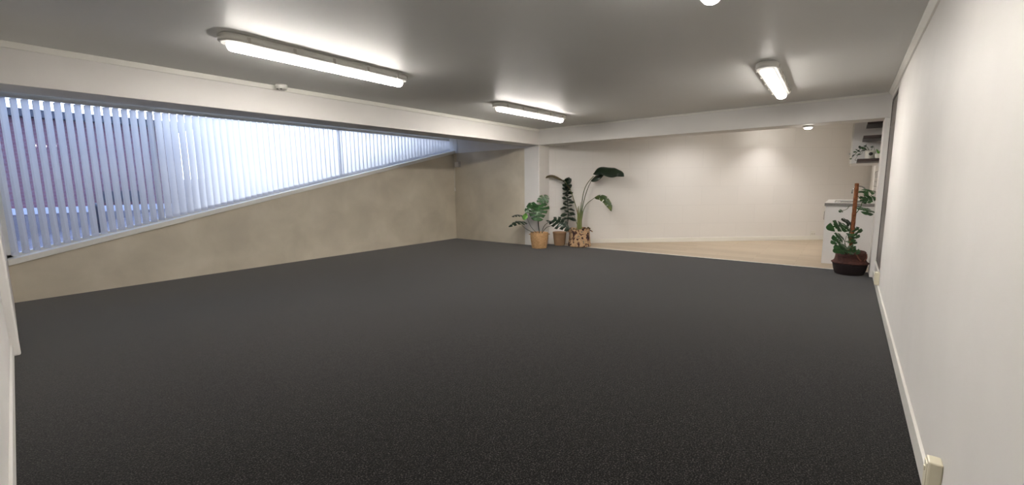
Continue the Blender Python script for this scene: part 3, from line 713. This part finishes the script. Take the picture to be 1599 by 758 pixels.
add_stem(p4, M['stem_dark'], [A4(1334.3, 301, -.03), A4(1340, 307, -.06), A4(1346, 313, -.1)], .004, .004, 10, name='aerial_root')
add_stem(p4, M['stem'], [A4(1349, 311, -.12), A4(1350, 305, -.14), A4(1352, 300, -.16)], .004, .003, 8)
add_stem(p4, M['stem'], [A4(1327, 321, -.03), A4(1322, 327, -.05), A4(1314, 329.5, -.08)], .004, .003, 8)
U = UPV
L4 = [  # base, tip, normal, width, mat, fingers, seed
 ((1348, 302, -.16), (1366, 299, -.1), U * 1 + TOCAM * .3, .13, 'leaf', 4),
 ((1348, 312, -.12), (1368, 309, -.14), U * .8 + TOCAM * .7, .14, 'leaf', 4),
 ((1347, 311, -.14), (1360, 317, -.2), U * .5 + TOCAM, .09, 'leaf', 3),
 ((1350, 325, -.13), (1355, 336, -.22), U * .45 + TOCAM, .21, 'leaf', 4),
 ((1315, 329, -.08), (1310, 331.5, -.11), U * .6 + TOCAM, .05, 'leaf', 3),
 ((1315.5, 353, -.08), (1290, 357, -.16), U * .5 + TOCAM, .17, 'leaf', 4),
 ((1324, 346, -.06), (1314, 344, -.12), U * .8 + TOCAM * .6, .09, 'leaf_dark', 3),
 ((1321, 352, -.06), (1317, 362, -.13), U * .4 + TOCAM, .12, 'leaf', 3),
 ((1330, 357, -.06), (1346, 362, -.15), U * .6 + TOCAM * .8 + RV * .2, .15, 'leaf', 4),
 ((1329, 365, -.08), (1342, 371, -.16), U * .6 + TOCAM * .8, .13, 'leaf', 4),
 ((1328, 366, -.06), (1333, 379, -.15), U * .4 + TOCAM, .11, 'leaf', 3),
 ((1314, 369, -.08), (1299, 374, -.15), U * .6 + TOCAM * .8, .13, 'leaf', 4),
 ((1311, 375, -.1), (1298, 381, -.16), U * .9 + TOCAM * .4, .1, 'leaf', 4),
 ((1320, 384, -.1), (1302, 388, -.2), U * .8 + TOCAM * .6, .12, 'leaf', 4),
 ((1320, 388, -.12), (1301, 394, -.22), U * .7 + TOCAM * .7, .13, 'leaf', 4),
 ((1318, 389, -.14), (1312, 396, -.24), U * .6 + TOCAM * .8, .12, 'leaf', 4),
 ((1324, 386, -.12), (1336, 387, -.2), U * .8 + TOCAM * .6, .12, 'leaf', 4),
 ((1326, 391, -.14), (1343, 395, -.22), U * .7 + TOCAM * .7, .14, 'leaf', 4),
 ((1324, 391, -.14), (1329, 397, -.24), U * .6 + TOCAM * .8, .12, 'leaf', 4),
 ((1322, 350, .05), (1332, 352, .08), U * .6 + TOCAM * .8, .14, 'leaf_dark', 3),
 ((1326, 376, -.04), (1337, 381, -.12), U * .7 + TOCAM * .6, .11, 'leaf', 3),
]
for i, (b, t, n, W, mt, fg) in enumerate(L4):
    add_leaf(p4, M[mt], A4(*b), A4(*t), n + TOCAM * .25, W * 1.28, bend=.12, cup=.14, fingers=3, slit=.26, seed=40 + i)
for a, b, c in (((1323, 392, -.05), (1318, 375, -.07), (1314, 369, -.08)), ((1322, 394, -.05), (1313, 384, -.08), (1311, 375, -.1)), ((1324, 372, -.03), (1327, 362, -.05), (1330, 357, -.06)), ((1324, 360, -.02), (1320, 355, -.05), (1315.5, 353, -.08)), ((1324, 380, -.03), (1327, 371, -.06), (1329, 365, -.08)), ((1321, 392, -.06), (1319, 381, -.06), (1322, 368, -.04))):
    add_stem(p4, M['stem'], [A4(*a), A4(*b), A4(*c)], .004, .003, 8)

# --- small plants on the lowest shelf
ZS = 1.565 + .042
cs = Vector((8.15, -0.205, ZS))
q1 = thing('trailing_shelf_plant', 'trailing plant in a white square pot with dark spot on lowest shelf', 'potted plant', cs)
MB().lathe([(0.05, 0), (0.058, 0.01), (0.066, 0.11), (0.067, 0.118), (0.06, 0.118), (0.058, 0.09)], 4, fn=lambda r, z, a: (r * 1.32, z)).build('pot', M['ceramic'], q1, None)
MB().lathe([(0.063, 0.08), (0.001, 0.085)], 4).build('soil', M['soil'], q1)
for o in q1.children: o.rotation_euler = (0, 0, math.radians(45))
MB().lathe([(0.024, 0), (0.024, .003), (.001, .004)], 16).build('emblem', M['dark_dot'], q1).matrix_local = Matrix.Translation((-.062, -.005, .07)) @ Matrix.Rotation(-PI / 2, 4, 'Y')
rnd = random.Random(11)
for k, e in enumerate([(-.06, .17, -.03), (-.04, .21, .0), (.0, .18, .04), (-.06, .1, .05), (-.05, -.05, .06), (.04, .12, .05)]):
    top = cs + Vector((0, 0, .085)); E_ = cs + Vector((e[0], e[1], .02 + e[2]))
    if e[1] > .13 : E_.z = max(E_.z, ZS - .03)
    midp = (top + E_) / 2 + Vector((0, 0, .1))
    add_stem(q1, M['stem'], [top, midp, E_], .0025, .0015, 12)
    P = bez([top, midp, E_], 6)
    for j in (3, 4, 5, 6):
        hh = Vector((rnd.uniform(-1, 1), rnd.uniform(-.6, 1), rnd.uniform(-.5, .6))).normalized()
        add_leaf(q1, M['leaf'] if (j + k) % 2 else M['leaf_dark'], P[j], P[j] + hh * .048, Vector((-.6, .1, .6)), .03, kind='obovate', bend=.1, seed=k * 7 + j)
cs2 = Vector((8.05, -0.295, ZS))
q2 = thing('shelf_succulent', 'pale leafy little plant in a round white pot beside the wall on lowest shelf', 'potted plant', cs2)
MB().lathe([(0.03, 0), (0.036, .006), (0.042, .06), (.043, .066), (.038, .066), (.037, .05)], 24).build('pot', M['ceramic'], q2)
MB().lathe([(0.039, .045), (.001, .05)], 16).build('soil', M['soil'], q2)
for k in range(9):
    a = k * 2.4; h = Vector((math.cos(a), math.sin(a), 0)); p = cs2 + UPV * .05
    add_leaf(q2, M['leaf_light'], p, p + h * .035 + UPV * (.05 + .012 * (k % 4)), h * -.5 + UPV, .026, kind='obovate', bend=.1, seed=k)

# ---------------------------------------------------------------- the street outside
struct('ground_street', MB().prism([(-14, YW + .2, -.1), (0.0, YW + .2, -.1), (9, YW + .2, 1.85), (26, YW + .2, 2.1), (26, YW + .2, -1), (-14, YW + .2, -1)], (0, 30, 0)), M['asphalt'])
bb = thing('brick_building', 'pink red brick building across the street seen between the open blind slats', 'building', (-2, 16, 0))
part(bb, MB().box((-12, 16, -.3), (4.3, 24, 3.05)), 'brick_wall', M['brick'])
o = bb.children[0]
me = o.data
for p in me.polygons:
    for li in p.loop_indices:
        v = me.vertices[me.loops[li].vertex_index].co; me.uv_layers[0].data[li].uv = (v.x + v.y, v.z)
part(bb, MB().box((-12.3, 15.7, 3.05), (4.6, 24.3, 3.24), .01), 'fascia', M['dark_out'])
part(bb, MB().box((-12.1, 15.9, .70), (4.4, 16.0, .86), .01), 'white_band', M['white_paint_out'])
part(bb, MB().box((-12.1, 15.93, -.3), (4.4, 16.0, .70), .01), 'base_course', M['asphalt'])
for x in (-3.2, 2.35):
    wf = part(bb, MB().box((x, 15.9, .95), (x + .9, 16.0, 1.25), .005), 'window', M['dark_out'])
bl = thing('street_bollard', 'dark post standing on the footpath outside the left end of the window', 'post', (1.5, 10.6, .22))
MB().lathe([(.045, 0), (.045, .75), (.05, .76), (.05, .8), (.02, .84), (.001, .845)], 16).build('post', M['dark_out'], bl)
MB().lathe([(.08, 0), (.08, .02), (.05, .03)], 16).build('base', M['dark_out'], bl)
